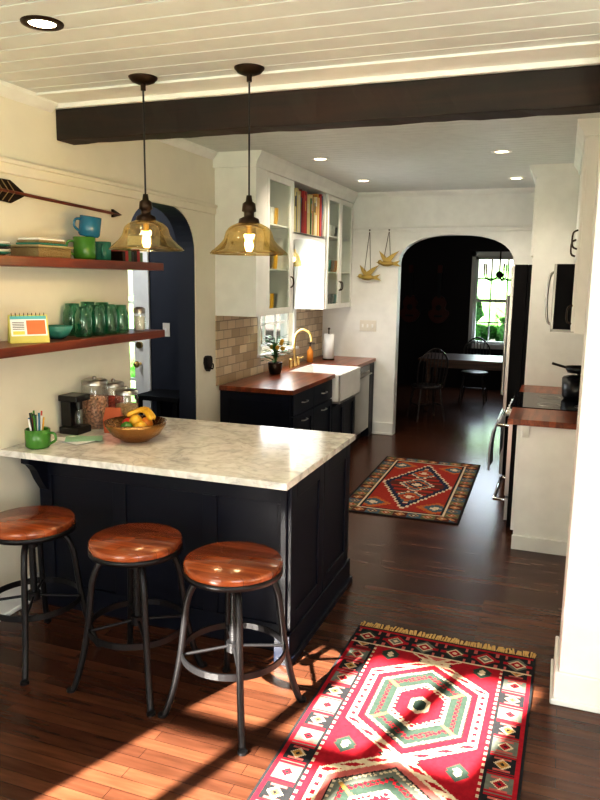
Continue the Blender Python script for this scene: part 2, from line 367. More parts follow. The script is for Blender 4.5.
base("baseboard_right_return",(PX-.018,2.4,3.072,3.09,0,.15),(PX-.018,PX,3.09,3.42,0,.15),(PX-.03,2.4,3.06,3.072,0,.03),(PX-.03,PX-.018,3.06,3.42,0,.03))
b=B();b.box(XL,2.4,3.41,3.60,2.735,CK+.06,WHITE);b.build("trim_header",.004)
b=B();b.box(XL,2.4,3.22,3.41,CE-.012,CE,WHITE);b.build("trim_ceiling_board",.003)
b=B();n=60
x0,x1=XL+.002,2.39
vs=[];fs=[]
for i in range(n+1):
    x=x0+(x1-x0)*i/n;j=lambda:random.uniform(-.0035,.0035)
    vs+=[(x,3.43+j(),2.572+j()),(x,3.58+j(),2.572+j()),(x,3.58+j(),2.734),(x,3.43+j(),2.734)]
for i in range(n):
    for k in range(4): fs.append((i*4+k,i*4+(k+1)%4,(i+1)*4+(k+1)%4,(i+1)*4+k))
fs+=[(0,1,2,3),tuple(n*4+k for k in range(4))]
b.add(vs,fs,BEAM);b.build("ceiling_beam",.006)
# ------------------------------------------------------------ peninsula
b=B()
CX0,CX1,CY0,CY1=XL+.002,-1.10,2.87,4.0
b.box(CX0,CX1,CY0,CY1,.885,.92,MARBLE)
PX1=-1.135;PY0=3.06
b.box(XL+.10,PX1-.02,PY0,3.93,0.0,.885,NAVY)
b.box(XL+.10,PX1,PY0-.018,PY0,.76,.885,NAVY);b.box(XL+.10,PX1,PY0-.018,PY0,0,.14,NAVY)
for x in (XL+.10,-2.15,-1.62,PX1-.08): b.box(x,x+.08,PY0-.018,PY0,.14,.76,NAVY)
b.box(XL+.1,PX1,PY0-.006,PY0,.14,.76,NAVY)
b.box(PX1-.03,PX1,2.955,PY0,0,.885,NAVY)
b.box(PX1-.02,PX1,PY0,3.95,0,.885,NAVY)
b.door('x',PX1,1,2.97,3.46,.15,.88,NAVY,.075,t=.02);b.door('x',PX1,1,3.46,3.95,.15,.88,NAVY,.075,t=.02)
b.box(PX1,PX1+.03,2.94,3.97,0,.15,NAVY);b.box(PX1-.05,PX1+.03,2.935,2.955,0,.15,NAVY);b.box(PX1-.03,PX1+.045,2.925,3.985,0,.035,NAVY)
for x in (XL+.11,):
    cp=[(PY0,.885),(2.90,.885),(2.90,.85),(2.93,.835),(2.96,.80),(2.99,.74),(3.03,.68),(PY0,.66)]
    b.prism(cp,'x',x,x+.05,NAVY)
b.build("kitchen_peninsula",.003,False)
# ------------------------------------------------------------ stools
def stool(cx,cy,ang):
    b=B();b.M=T(cx,cy,0,math.radians(ang))
    R=.205
    b.lathe((0,0,0),[(0,.636),(R-.008,.636),(R,.644),(R,.668),(R-.007,.678),(0,.678)],SEATW,48)
    b.lathe((0,0,0),[(0,.622),(.11,.622),(.115,.629),(.115,.636),(0,.636)],IRON,32)
    b.lathe((0,0,0),[(R-.02,.622),(R+.0015,.622),(R+.0015,.646),(R-.02,.646),(R-.02,.622)],IRON,48)
    b.cyl((0,0,.30),(0,0,.625),.014,IRON,14)
    for i in range(28): b.lathe((0,0,.32+i*.008),[(.014,0),(.0175,.002),(.014,.004)],IRON,14)
    b.cyl((0,0,.54),(0,0,.60),.032,IRON,18);b.cyl((0,0,.27),(0,0,.31),.03,IRON,18)
    for k in range(4):
        a=k*math.pi/2;ca,sa=math.cos(a),math.sin(a)
        pr=[(.025,.57),(.09,.597),(.155,.582),(.19,.51),(.205,.40),(.222,.27),(.25,.13),(.285,.02),(.30,.008)]
        P=catmull([(r*ca,r*sa,z) for r,z in pr],5)
        b.tube(P,.0145,IRON,10)
        b.cyl((.30*ca,.30*sa,0),(.30*ca,.30*sa,.012),.02,IRON,12)
        b.tube([(.02*ca,.02*sa,.29),(.218*ca,.218*sa,.27)],.007,IRON,8)
    n=48;vs=[];fs=[]
    for i in range(n):
        a=2*math.pi*i/n
        for r,z in ((.214,.258),(.222,.258),(.222,.286),(.214,.286)): vs.append((r*math.cos(a),r*math.sin(a),z))
    for i in range(n):
        for k in range(4): fs.append((i*4+k,i*4+(k+1)%4,((i+1)%n)*4+(k+1)%4,((i+1)%n)*4+k))
    b.add(vs,fs,IRON)
    b.build("bar_stool",weld=False)
stool(-1.205,2.53,-58);stool(-1.71,2.585,-48);stool(-2.315,2.615,-60)
# ------------------------------------------------------------ pendants
def pendant(cx,cy,zr):
    b=B()
    b.lathe((cx,cy,CE),[(0,-.03),(.03,-.03),(.055,-.02),(.068,-.006),(.07,0),(0,0)],BRONZE,32)
    b.cyl((cx,cy,CE-.03),(cx,cy,CE-.06),.012,BRONZE)
    b.cyl((cx,cy,CE-.05),(cx,cy,zr+.25),.0045,BLACK,8)
    b.lathe((cx,cy,zr),[(0,.262),(.012,.262),(.016,.235),(.03,.225),(.034,.19),(.024,.185),(.024,.165),(.046,.155),(.052,.13),(.05,.12),(.0,.12)],BRONZE,28)
    prof=[(.048,.137),(.064,.130),(.088,.118),(.106,.100),(.114,.078),(.120,.060),(.136,.040),(.160,.018),(.178,.003),(.182,-.006)]
    P=catmull([(r,0,z) for r,z in prof],4)
    b.lathe((cx,cy,zr),[(p.x,p.z) for p in P],AMBER,56)
    b.tube([(cx+.182*math.cos(2*math.pi*i/56),cy+.182*math.sin(2*math.pi*i/56),zr-.006) for i in range(56)],.0035,AMBER,8,True)
    b.cyl((cx,cy,zr+.12),(cx,cy,zr+.085),.014,BRASS,14)
    b.lathe((cx,cy,zr),[(.012,.088),(.018,.075),(.028,.05),(.031,.03),(.024,.008),(.01,-.002),(0,-.003)],GLASS,20)
    for k in range(5):
        a=k*2.513;b.tube([(cx+.006*math.cos(a),cy+.006*math.sin(a),zr+.08),(cx+.015*math.cos(a),cy+.015*math.sin(a),zr+.045),(cx+.006*math.cos(a+1),cy+.006*math.sin(a+1),zr+.015)],.0026,BULB,6)
    b.build("pendant_lamp",weld=False)
    l=bpy.data.lights.new("pendant_bulb_light",'POINT');l.energy=12;l.color=(1,.72,.40);l.shadow_soft_size=.03
    o=bpy.data.objects.new("pendant_bulb_light",l);o.location=(cx,cy,zr+.03);scene.collection.objects.link(o)
pendant(-1.97,3.14,1.965);pendant(-1.415,3.15,1.945)
def can(x,y,z,rim=WHITE,pw=10):
    b=B()
    b.lathe((x,y,z),[(.05,-.002),(.055,-.008),(.078,-.006),(.08,0)],rim,28);b.disc((x,y,z-.003),.052,CANL)
    b.build("recessed_ceiling_light",weld=False)
    l=bpy.data.lights.new("recessed_spot",'SPOT');l.energy=pw;l.color=(1,.86,.68);l.spot_size=2.4;l.spot_blend=.8;l.shadow_soft_size=.05
    o=bpy.data.objects.new("recessed_spot",l);o.location=(x,y,z-.02);scene.collection.objects.link(o)
for x,y in ((-1.98,5.85),(-1.97,7.2),(-.52,5.9),(-.50,7.4)): can(x,y,CK,WHITE,46)
can(-1.93,2.38,CE,BRONZE,20)
# ------------------------------------------------------------ left upper cabinets
UF=-2.37;UZ=1.515
b=B()
def hollow(y0,y1,z0,z1,t=.018):
    b.box(XL+.001,UF,y0,y0+t,z0,z1,CAB);b.box(XL+.001,UF,y1-t,y1,z0,z1,CAB)
    b.box(XL+.001,UF,y0+t,y1-t,z0,z0+t,CAB);b.box(XL+.001,UF,y0+t,y1-t,z1-t,z1,CAB)
    b.box(XL+.001,XL+.012,y0+t,y1-t,z0+t,z1-t,CAB)
hollow(5.37,6.22,UZ,2.72);hollow(6.22,7.20,2.24,2.72);hollow(7.20,8.19,UZ,2.72)
b.box(UF,UF+.02,5.37,5.60,UZ,2.72,CAB);b.box(UF,UF+.02,6.20,6.23,UZ,2.72,CAB)
b.door('x',UF,1,5.60,6.20,UZ,2.70,CAB,.055,CABGL)
b.door('x',UF,1,7.22,7.70,UZ,2.70,CAB,.05,CABGL);b.door('x',UF,1,7.70,8.18,UZ,2.70,CAB,.05,CABGL)
for z in (1.90,2.28): b.box(XL+.012,UF-.01,5.39,6.20,z,z+.012,CAB);b.box(XL+.012,UF-.01,7.22,8.17,z,z+.012,CAB)
vp=[(6.23,2.26),(6.23,2.17)]+[(6.23+.97*i/12,2.17+.045*math.sin(math.pi*i/12)**.6) for i in range(1,12)]+[(7.20,2.17),(7.20,2.26)]
b.prism(vp,'x',UF-.02,UF,CAB)
b.prism([(UF-.0,2.70),(UF+.03,2.70),(UF+.04,2.74),(UF+.07,2.79),(UF+.08,CK),(XL,CK),(XL,2.70)],'y',5.34,8.19,CAB)
for y,z in ((6.16,1.80),(7.67,1.76),(7.73,1.76)): b.tube(catmull([(UF+.02,y,z-.05),(UF+.045,y,z-.03),(UF+.045,y,z+.03),(UF+.02,y,z+.05)],4),.006,BRONZE)
for zz in (1.534,1.913,2.293):
    for k in range(6):
        y=5.66+k*.09;mt=random.choice([PORC,GLASS,YEL,GREENC,PORC,GLASS])
        b.lathe((-2.50,y,zz),[(0,.001),(.03,.001),(.038,.06),(.041,.16),(.038,.162),(.034,.06),(.0,.01)],mt,14)
    for k in range(7):
        y=7.33+k*.12
        b.lathe((-2.50,y,zz),[(0,.001),(.03,.001),(.045,.05),(.05,.13),(.046,.13),(.04,.05),(.0,.01)],random.choice([PORC,GLASS,TEALC,ORG]),14)
b.build("upper_cabinets_left",.002,False)
b=B();y=6.245
bc=[mat("book_cover_%d"%i,c,.6) for i,c in enumerate([(.5,.04,.03),(.75,.7,.6),(.55,.28,.05),(.04,.10,.2),(.3,.03,.03),(.7,.6,.3),(.1,.2,.1),(.5,.05,.04),(.4,.12,.05)])]
while y<7.14:
    w=random.uniform(.018,.042);h=random.uniform(.32,.425);d=random.uniform(.002,.015)
    m=random.choice(bc);b.box(UF-.2,UF-d,y,y+w,2.2585,2.259+h,m);b.box(UF-.199,UF-d-.006,y+.003,y+w-.003,2.259+h,2.2595+h,PAPER)
    if random.random()<.5: b.box(UF-d,UF-d+.001,y+.003,y+w-.003,2.259+h*.6,2.259+h*.85,random.choice([PAPER,YEL,BLACK]))
    y+=w+.0015
b.build("cookbooks",.002,False)
b=B();b.cyl((-2.53,6.7,2.238),(-2.53,6.7,2.12),.004,BLACK);b.lathe((-2.53,6.7,1.95),[(.02,.17),(.03,.14),(.06,.10),(.085,.04),(.09,.0)],AMBER,24);b.sphere((-2.53,6.7,2.02),.025,CANL)
b.build("sink_pendant_lamp",weld=False)
b=B();q=XL+.001;b.box(q,q+.011,5.37,WY0-.07,.92,UZ,TILE);b.box(q,q+.011,WY0-.07,WY1+.07,.92,WZ0-.04,TILE);b.box(q,q+.011,WY1+.07,YF-.002,.92,UZ,TILE);b.build("backsplash_tile",weld=False)
b=B();b.box(XL,XL+.02,WY0-.07,WY0,WZ0-.02,2.2,WHITE);b.box(XL,XL+.02,WY1,WY1+.07,WZ0-.02,2.2,WHITE);b.box(XL,XL+.05,WY0-.08,WY1+.08,WZ0-.04,WZ0-.015,WHITE);b.build("trim_3",.003,False)
# ------------------------------------------------------------ left base cabinets
BF=-2.07
b=B()
b.box(XL+.001,BF,5.45,6.56,.10,.88,NAVY);b.box(XL+.001,BF,6.56,7.36,.10,.60,NAVY)
b.box(XL+.001,BF-.06,5.46,7.36,0,.10,NAVY)
b.door('y',5.45,-1,XL+.03,BF-.0,.12,.87,NAVY,.06,t=.014)
for y0,y1 in ((5.47,6.0),(6.0,6.55)):
    b.door('x',BF,1,y0,y1,.12,.68,NAVY,.06);b.box(BF,BF+.02,y0+.003,y1-.003,.69,.875,NAVY)
    for z in (.78,.62): b.tube(catmull([(BF+.02,(y0+y1)/2-.06,z),(BF+.045,(y0+y1)/2-.04,z),(BF+.045,(y0+y1)/2+.04,z),(BF+.02,(y0+y1)/2+.06,z)],4),.006,STEEL)
b.door('x',BF,1,6.56,6.96,.12,.59,NAVY,.05);b.door('x',BF,1,6.96,7.36,.12,.59,NAVY,.05)
b.build("base_cabinets_left",.002,False)
b=B();b.box(XL+.001,BF+.018,8.0,8.19,0,.88,NAVY);b.door('x',BF+.018,1,8.0,8.19,.02,.87,NAVY,.04,t=.005);b.build("base_cabinet_filler",.002,False)
b=B()
b.box(XL+.013,-2.03,5.41,6.58,.88,.92,BUTCH);b.box(XL+.013,-2.03,7.34,8.19,.88,.92,BUTCH);b.box(XL+.013,XL+.17,6.58,7.34,.88,.92,BUTCH)
b.build("butcher_block_countertop",.004,False)
b=B();sx0,sx1,sy0,sy1=XL+.175,-1.98,6.585,7.335;t=.025
b.box(sx1-t,sx1,sy0,sy1,.62,.912,PORC);b.box(sx0,sx0+t,sy0,sy1,.62,.912,PORC);b.box(sx0,sx1,sy0,sy0+t,.62,.912,PORC);b.box(sx0,sx1,sy1-t,sy1,.62,.912,PORC);b.box(sx0,sx1,sy0,sy1,.62,.65,PORC)
b.build("farmhouse_sink",.008,False)
b=B();b.box(XL+.1,BF,7.385,7.975,.10,.875,STEEL);b.box(BF,BF+.025,7.385,7.975,.12,.87,STEEL);b.box(BF+.001,BF+.027,7.385,7.975,.80,.87,BLACKGL)
b.tube([(BF+.02,7.43,.77),(BF+.06,7.43,.77),(BF+.06,7.93,.77),(BF+.02,7.93,.77)],.009,STEEL);b.box(XL+.1,BF-.06,7.385,7.975,.002,.10,BLACK);b.build("dishwasher",.003,False)
b=B();fx,fy=XL+.11,6.98
b.cyl((fx,fy,.92),(fx,fy,.96),.028,BRASS);b.tube(catmull([(fx,fy,.95),(fx,fy,1.16),(fx+.02,fy,1.26),(fx+.09,fy,1.31),(fx+.17,fy,1.27),(fx+.19,fy,1.19)],6),.014,BRASS,12)
for dy in (-.11,.11):
    b.cyl((fx,fy+dy,.92),(fx,fy+dy,.99),.018,BRASS);b.tube([(fx,fy+dy,.99),(fx+.05,fy+dy*1.3,1.01)],.008,BRASS);b.sphere((fx,fy+dy,.995),.02,BRASS)
b.build("bridge_faucet",weld=False)
b=B();b.lathe((XL+.12,7.45,.92),[(0,0),(.035,0),(.035,.12),(.015,.15),(.012,.17),(0,.17)],ORG,18);b.cyl((XL+.12,7.45,1.09),(XL+.12,7.45,1.13),.006,BLACK);b.box(XL+.10,XL+.17,7.44,7.46,1.125,1.135,BLACK);b.build("soap_dispenser_bottle",weld=False)
b=B();b.cyl((-2.48,7.75,.92),(-2.48,7.75,.935),.07,BRONZE);b.cyl((-2.48,7.75,.93),(-2.48,7.75,1.27),.008,BRONZE);b.lathe((-2.48,7.75,.937),[(.02,0),(.06,0),(.06,.28),(.02,.28),(.02,0)],PAPER,28);b.sphere((-2.48,7.75,1.275),.014,BRONZE);b.build("paper_towel_holder",weld=False)
b=B();px,py=-2.56,6.32
b.lathe((px,py,.92),[(0,0),(.05,0),(.065,.05),(.07,.11),(.066,.115),(.06,.10),(0,.095)],BRONZE,22)
for i in range(90):
    a=random.uniform(0,6.28);r=random.uniform(.02,.16);z=1.02+random.uniform(.04,.27);q=Vector((max(px+r*math.cos(a),XL+.04),py+r*math.sin(a),z))
    b.tube([(px,py,1.01),(px+r*.4*math.cos(a)*.6,py+r*.4*math.sin(a),z-.02),q],.0018,LEAF,4)
    d=Vector((math.cos(a),math.sin(a),random.uniform(-.3,.5))).normalized();s_=d.cross(Vector((0,0,1))).normalized()*.022;L=.06
    if q.x+d.x*L<XL+.02: continue
    b.add([q,q+d*L*.5+s_,q+d*L,q+d*L*.5-s_],[(0,1,2,3)],LEAF)
for i in range(8): b.sphere((px+random.uniform(-.06,.10),py+random.uniform(-.08,.08),1.16+random.uniform(0,.11)),.022,YEL,n=8)
b.build("potted_plant",weld=False)
# ------------------------------------------------------------ shelves + contents
SX=-2.44
S1,S2=1.915,1.485
for zt in (S1,S2):
    b=B();b.box(XL+.001,SX,1.6,4.09,zt-.048,zt,SHELFW);b.build("floating_shelf",.004)
def mug(b,c,r,h,mt,ang=0,tilt=0):
    b.lathe(c,[(0,0),(r*.85,0),(r,.012),(r,h),(r-.005,h+.002),(r-.008,h-.004),(r-.008,.012),(0,.01)],mt,26)
    ca,sa=math.cos(ang),math.sin(ang)
    b.tube(catmull([(c[0]+ca*(r-.003),c[1]+sa*(r-.003),c[2]+h*.82),(c[0]+ca*(r+.03),c[1]+sa*(r+.03),c[2]+h*.78),(c[0]+ca*(r+.036),c[1]+sa*(r+.036),c[2]+h*.45),(c[0]+ca*(r-.002),c[1]+sa*(r-.002),c[2]+h*.2)],5),.007,mt,8)
ZT=S1+.001
obj("coffee_mug",lambda b:mug(b,(-2.565,3.44,ZT),.062,.125,GREENC,-2.2))
def bm_(b):
    b.M=T(-2.555,3.47,ZT+.131)@Matrix.Rotation(.16,4,'Y');mug(b,(0,0,0),.06,.11,BLUEC,-2.0)
obj("coffee_mug",bm_)
obj("coffee_mug",lambda b:mug(b,(-2.60,3.66,ZT),.05,.11,TEALC,-1))
def basket(b):
    b.box(-2.68,-2.50,2.98,3.24,ZT,ZT+.05,WICK);b.box(-2.69,-2.49,2.97,3.25,ZT+.05,ZT+.062,mat("basket_lid",(.35,.30,.16),.7))
obj("woven_box",basket,.006)
obj("folded_linens",lambda b:[b.box(-2.66+k*.004,-2.51-k*.004,3.0+k*.004,3.22-k*.006,ZT+.063+k*.012,ZT+.074+k*.012,[TEALC,WICK,PORC][k%3]) for k in range(3)],.004)
obj("stacked_plates",lambda b:[b.lathe((-2.59,2.74,ZT+k*.012),[(0,0),(.06,0),(.10,.012),(.10,.016),(.06,.006),(0,.006)],[TEALC,PORC,BLACK][k%3],28) for k in range(5)])
obj("small_books",lambda b:[b.box(-2.66,-2.52,3.75+k*.032,3.778+k*.032,ZT,ZT+.06+.01*(k%3),[BRONZE,bc[4],bc[6],BLACK][k%4]) for k in range(7)],.002)
ZB=S2+.001
def jar(b,x,y,s=1,mt=JARG):
    b.lathe((x,y,ZB),[(0,0),(.036*s,0),(.04*s,.008),(.04*s,.10*s),(.03*s,.122*s),(.03*s,.14*s),(.027*s,.14*s),(.027*s,.12*s),(.036*s,.10*s),(.036*s,.01),(0,.008)],mt,24)
for (x,y,s) in [(-2.53,3.36,1.2),(-2.65,3.42,1.3),(-2.53,3.48,1.25),(-2.64,3.55,1.35),(-2.53,3.60,1.25),(-2.64,3.69,1.3),(-2.53,3.72,1.2)]:
    obj("green_mason_jar",lambda b:jar(b,x,y,s))
def spice(b):
    c=(-2.53,3.93,ZB)
    b.lathe(c,[(0,0),(.036,0),(.038,.01),(.038,.10),(.034,.11)],GLASS,20);b.lathe(c,[(0,.004),(.033,.004),(.033,.09),(0,.09)],mat("salt_fill",(.7,.68,.62),.9),20);b.lathe(c,[(.038,.11),(.038,.14),(.02,.15),(0,.15)],STEEL,20)
obj("salt_shaker",spice)
obj("ceramic_bowl",lambda b:b.lathe((-2.57,3.18,ZB),[(0,0),(.035,0),(.065,.02),(.088,.07),(.084,.07),(.06,.024),(0,.012)],TEALC,30))
def cal(b):
    b.M=T(-2.545,2.93,ZB,math.radians(52))@Matrix.Scale(1.12,4)
    P=mat("calendar_card",(.55,.50,.12),.6)
    b.add([(-.085,-.035,0),(.085,-.035,0),(.085,0,.125),(-.085,0,.125),(-.085,.035,0),(.085,.035,0)],[(0,1,2,3),(3,2,5,4),(0,1,5,4)],P)
    def on(x0,x1,t0,t1,mt,e):
        f=lambda x,t:(x,-.035+.035*t-e,.125*t+e*.3)
        b.add([f(x0,t0),f(x1,t0),f(x1,t1),f(x0,t1)],[(0,1,2,3)],mt)
    on(-.078,.078,.25,.95,PAPER,.002);on(-.078,.078,.84,.95,mat("calendar_teal",(.1,.4,.42),.5),.003)
    on(-.01,.072,.3,.80,mat("calendar_red",(.7,.16,.05),.5),.003);on(-.07,-.02,.3,.42,mat("calendar_yellow",(.8,.6,.1),.5),.003)
    for i in range(5): on(-.07,-.02,.48+i*.06,.50+i*.06,BLACK,.0035)
    for i in range(9): b.tube([( -.07+i*.0175,-.006,.12),(-.07+i*.0175,0,.133),(-.07+i*.0175,.006,.12)],.0015,BLACK,5)
obj("desk_calendar",cal)
def arrow(b):
    y0,y1,z0,z1=2.92,3.99,2.250,2.215
    x=XL+.02
    f=lambda t,o=0:(x,y0+(y1-y0)*t,z0+(z1-z0)*t+o)
    b.tube([f(0),f(1.0)],.009,SHELFW,8)
    for s in (1,-1):
        b.prism([(f(.0)[1],f(.0)[2]),(f(-.03)[1],f(-.03)[2]+s*.05),(f(.10)[1],f(.10)[2]+s*.058),(f(.19)[1],f(.19)[2]+s*.012),(f(.19)[1],f(.19)[2])],'x',XL+.010,XL+.022,BRONZE)
    for k in range(3):
        t=.0+k*.04;b.tube([(x+.006,f(t)[1],f(t)[2]+.05),(x+.006,f(t+.045)[1],f(t+.045)[2]),(x+.006,f(t)[1],f(t)[2]-.05)],.003,WICK,5)
    b.prism([(f(.93)[1],f(.93)[2]+.025),(f(1.02)[1],f(1.02)[2]),(f(.93)[1],f(.93)[2]-.025)],'x',XL+.012,XL+.028,BRONZE)
    for t in (.25,.85): b.cyl((XL+.0,f(t)[1],f(t)[2]),(XL+.02,f(t)[1],f(t)[2]),.006,BRONZE)
obj("wall_arrow_decoration",arrow)
def hook(b):
    y,z=5.20,1.12
    b.prism([(y-.045,z+.06),(y-.02,z+.075),(y+.02,z+.075),(y+.045,z+.06),(y+.05,z+.02),(y+.03,z-.03),(y,z-.055),(y-.03,z-.03),(y-.05,z+.02)],'x',XL,XL+.035,IRON)
    b.tube(catmull([(XL+.03,y,z-.02),(XL+.06,y,z-.03),(XL+.065,y,z),(XL+.06,y,z+.015)],4),.006,IRON)
obj("iron_wall_hook",hook,.004)
# ------------------------------------------------------------ peninsula clutter
ZC=.921
def penmug(b):
    c=(-2.57,2.99,ZC);mug(b,c,.065,.10,GREENC,.2)
    for i in range(22):
        a=random.uniform(0,6.28);r=random.uniform(.01,.045);h=random.uniform(.15,.20)
        b.cyl((c[0]+r*.6*math.cos(a),c[1]+r*.6*math.sin(a),ZC+.012),(c[0]+r*1.3*math.cos(a),c[1]+r*1.3*math.sin(a),ZC+h),.005,random.choice([BLACK,RED,BLUEC,YEL,PAPER,GREENC,BLACK]),6)
obj("pen_mug",penmug)
def papers(b):
    mint=mat("mint_paper",(.30,.52,.34),.8)
    for k,(x,y,a) in enumerate([(-2.52,3.20,.3),(-2.49,3.24,.1),(-2.48,3.18,-.3),(-2.45,3.22,.6)]):
        b.M=T(x,y,ZC+k*.003,a);b.box(-.10,.10,-.06,.06,0,.002,[PAPER,mint,PAPER,mint][k])
obj("mail_papers",papers)
def radio(b):
    b.box(-2.69,-2.56,3.31,3.44,ZC,ZC+.04,BLACK);b.box(-2.69,-2.62,3.33,3.42,ZC+.04,ZC+.19,BLACK);b.box(-2.69,-2.56,3.31,3.44,ZC+.19,ZC+.225,BLACK);b.lathe((-2.595,3.375,ZC+.042),[(0,0),(.032,0),(.035,.05),(.025,.10),(.0,.10)],GLASS,18);b.cyl((-2.595,3.375,ZC+.142),(-2.595,3.375,ZC+.19),.02,BLACK,14)
obj("coffee_maker",radio,.006)
def canister(b,x,y,r,h,fill):
    b.lathe((x,y,ZC),[(0,0),(r,0),(r,h),(r*.93,h+.012),(r*.93,h+.015)],GLASS,26);b.lathe((x,y,ZC),[(0,.004),(r-.005,.004),(r-.005,h*.75),(0,h*.8)],fill,20)
    b.lathe((x,y,ZC+h+.012),[(r*.95,0),(r*.97,.025),(r*.8,.032),(0,.034)],STEEL,26);b.sphere((x,y,ZC+h+.05),.014,STEEL,n=10)
CND=mat("candy_fill",(.38,.20,.13),.6,var=.9,vscale=70)
obj("glass_canister",lambda b:canister(b,-2.61,3.55,.08,.25,CND))
obj("glass_canister",lambda b:canister(b,-2.44,3.63,.07,.19,mat("nut_fill",(.40,.26,.14),.7,var=.6,vscale=80)))
obj("glass_canister",lambda b:canister(b,-2.61,3.74,.07,.21,mat("red_candy_fill",(.45,.06,.04),.6,var=.8,vscale=80)))
def snack(b):
    b.M=T(-2.42,3.46,ZC,.3);foil=mat("snack_bag_foil",(.42,.10,.04),.3,.4)
    b.add([(-.05,-.025,0),(.05,-.025,0),(.05,.025,0),(-.05,.025,0),(-.055,-.03,.08),(.055,-.03,.08),(.055,.03,.08),(-.055,.03,.08),(-.045,-.003,.15),(.045,-.003,.15),(.045,.003,.15),(-.045,.003,.15)],[(0,3,2,1),(0,1,5,4),(1,2,6,5),(2,3,7,6),(3,0,4,7),(4,5,9,8),(5,6,10,9),(6,7,11,10),(7,4,8,11),(8,9,10,11)],foil)
obj("snack_bag",snack,.004)
def bowl(b):
    c=(-2.19,3.34,ZC)
    b.lathe(c,[(0,0),(.075,0),(.08,.006),(.13,.035),(.165,.085),(.172,.11),(.166,.11),(.125,.045),(.07,.014),(0,.01)],COPPER,40)
    for (x,y,z,r,m) in [(-.06,.02,.08,.04,RED),(.05,-.03,.08,.038,YEL),(.03,.06,.085,.038,ORG),(-.02,-.06,.08,.036,GREENC),(0,0,.11,.036,YEL)]: b.sphere((c[0]+x,c[1]+y,c[2]+z),r,m)
    for a in (.2,.5): b.tube(catmull([(c[0]-.07,c[1]+a*.1,c[2]+.13),(c[0],c[1]+.05+a*.1,c[2]+.16),(c[0]+.09,c[1]+a*.1,c[2]+.12)],5),[.006]+[.016]*9+[.005],YEL,8)
obj("copper_fruit_bowl",bowl)
# ------------------------------------------------------------ far wall decor
def bird(x,z,s):
    def f(b):
        y=YF-.03
        b.M=Matrix.Translation((x,y,z))@Matrix.Scale(s,4)
        b.sphere((0,0,0),.045,GOLD,(1.5,.35,.6));b.sphere((-.07,0,.012),.022,GOLD,(1,.5,1));b.add([(-.088,0,.016),(-.11,0,.008),(-.088,0,.004)],[(0,1,2)],GOLD)
        b.prism([(-.03,.0),(.03,.01),(.09,.09),(.12,.12),(.05,.09),(-.01,.05)],'y',-.008,-.002,GOLD)
        b.prism([(-.03,.01),(.02,.0),(-.02,.07),(-.08,.12),(-.06,.06)],'y',.0,.006,GOLD)
        b.prism([(.05,.01),(.13,.03),(.10,.0),(.14,-.03),(.05,-.015)],'y',-.004,.004,GOLD)
        zz=(2.40-z)/s
        b.tube([(.03,0,.07),(0.01,0.01,zz)],.003/s,BRONZE,5);b.tube([(-.03,0,.06),(.01,.01,zz)],.003/s,BRONZE,5);b.sphere((.01,.01,zz),.012/s,BRONZE,n=8)
    obj("hanging_swallow_ornament",f)
bird(-2.16,1.86,1.2);bird(-1.93,2.02,1.2)
def sw(b):
    b.box(-2.24,-2.04,YF-.008,YF,1.23,1.36,PLATEM)
    for k in range(3): b.box(-2.215+k*.06,-2.195+k*.06,YF-.016,YF-.008,1.275,1.315,PORC)
obj("wall_switch_plate",sw,.002)
# ------------------------------------------------------------ right run
RF=-.21
b=B()
b.box(RF,XR-.004,4.93,5.36,0,.88,CAB)
b.door('x',RF,-1,4.95,5.35,.12,.87,CAB,.05)
b.box(RF-.006,XR-.004,4.912,4.93,0,.10,CAB)
b.prism([(4.93,.88),(4.90,.88),(4.90,.86),(4.915,.82),(4.93,.79)],'x',RF+.02,RF+.06,CAB)
b.build("base_cabinet_right",.003,False)
b=B();b.box(RF,XR-.004,6.14,6.615,.10,.88,NAVY);b.box(RF+.06,XR-.004,6.14,6.615,0,.10,NAVY);b.door('x',RF,-1,6.15,6.61,.12,.87,NAVY,.05);b.build("base_cabinet_right",.003,False)
for y0,y1 in ((4.885,5.365),(6.135,6.615)):
    b=B();b.box(RF-.08,XR-.004,y0,y1,.88,.92,BUTCH);b.build("butcher_block_countertop",.004,False)
b=B();R0=RF-.07
b.box(R0,XR-.02,5.37,6.13,.0,.905,BLACKM);b.box(R0-.03,R0,5.375,6.125,.24,.80,STEEL);b.box(R0-.033,R0-.03,5.48,6.02,.36,.66,BLACKGL)
b.box(R0-.025,R0,5.375,6.125,.05,.22,STEEL);b.box(R0-.03,R0,5.375,6.125,.81,.90,STEEL);b.box(R0-.03,XR-.02,5.37,6.13,.905,.925,BLACKGL)
for z in (.765,.19): b.tube([(R0-.03,5.43,z),(R0-.105,5.43,z),(R0-.105,6.07,z),(R0-.03,6.07,z)],.013,CHROME,10)
for k in range(5): b.cyl((R0-.03,5.46+k*.145,.855),(R0-.06,5.46+k*.145,.855),.02,STEEL,14)
for (x,y) in ((-.04,5.55),(-.04,5.93),(.22,5.55),(.22,5.93)): b.lathe((x,y,.925),[(.07,0),(.08,.003),(.085,0)],STEEL,24)
b.build("kitchen_range",.003,False)
b=B();vs=[];fs=[];n=14;hx=R0-.105
prof=[(.0165,.52),(.0175,.62),(.017,.72),(.0165,.766),(.009,.780),(0,.7835),(-.009,.780),(-.0165,.768),(-.035,.70),(-.05,.60),(-.055,.50),(-.05,.40)]
for i in range(n+1):
    for j,(o,z) in enumerate(prof):
        w=.016*math.sin(i*1.7)*(1 if j>7 else 0)
        vs.append((hx+o-abs(w),5.45+.34*i/n,z))
m=len(prof)
for i in range(n):
    for j in range(m-1): fs.append((i*m+j,i*m+j+1,(i+1)*m+j+1,(i+1)*m+j))
b.add(vs,fs,TOWEL,True);o=b.build("dish_towel");s=o.modifiers.new("solid",'SOLIDIFY');s.thickness=.003
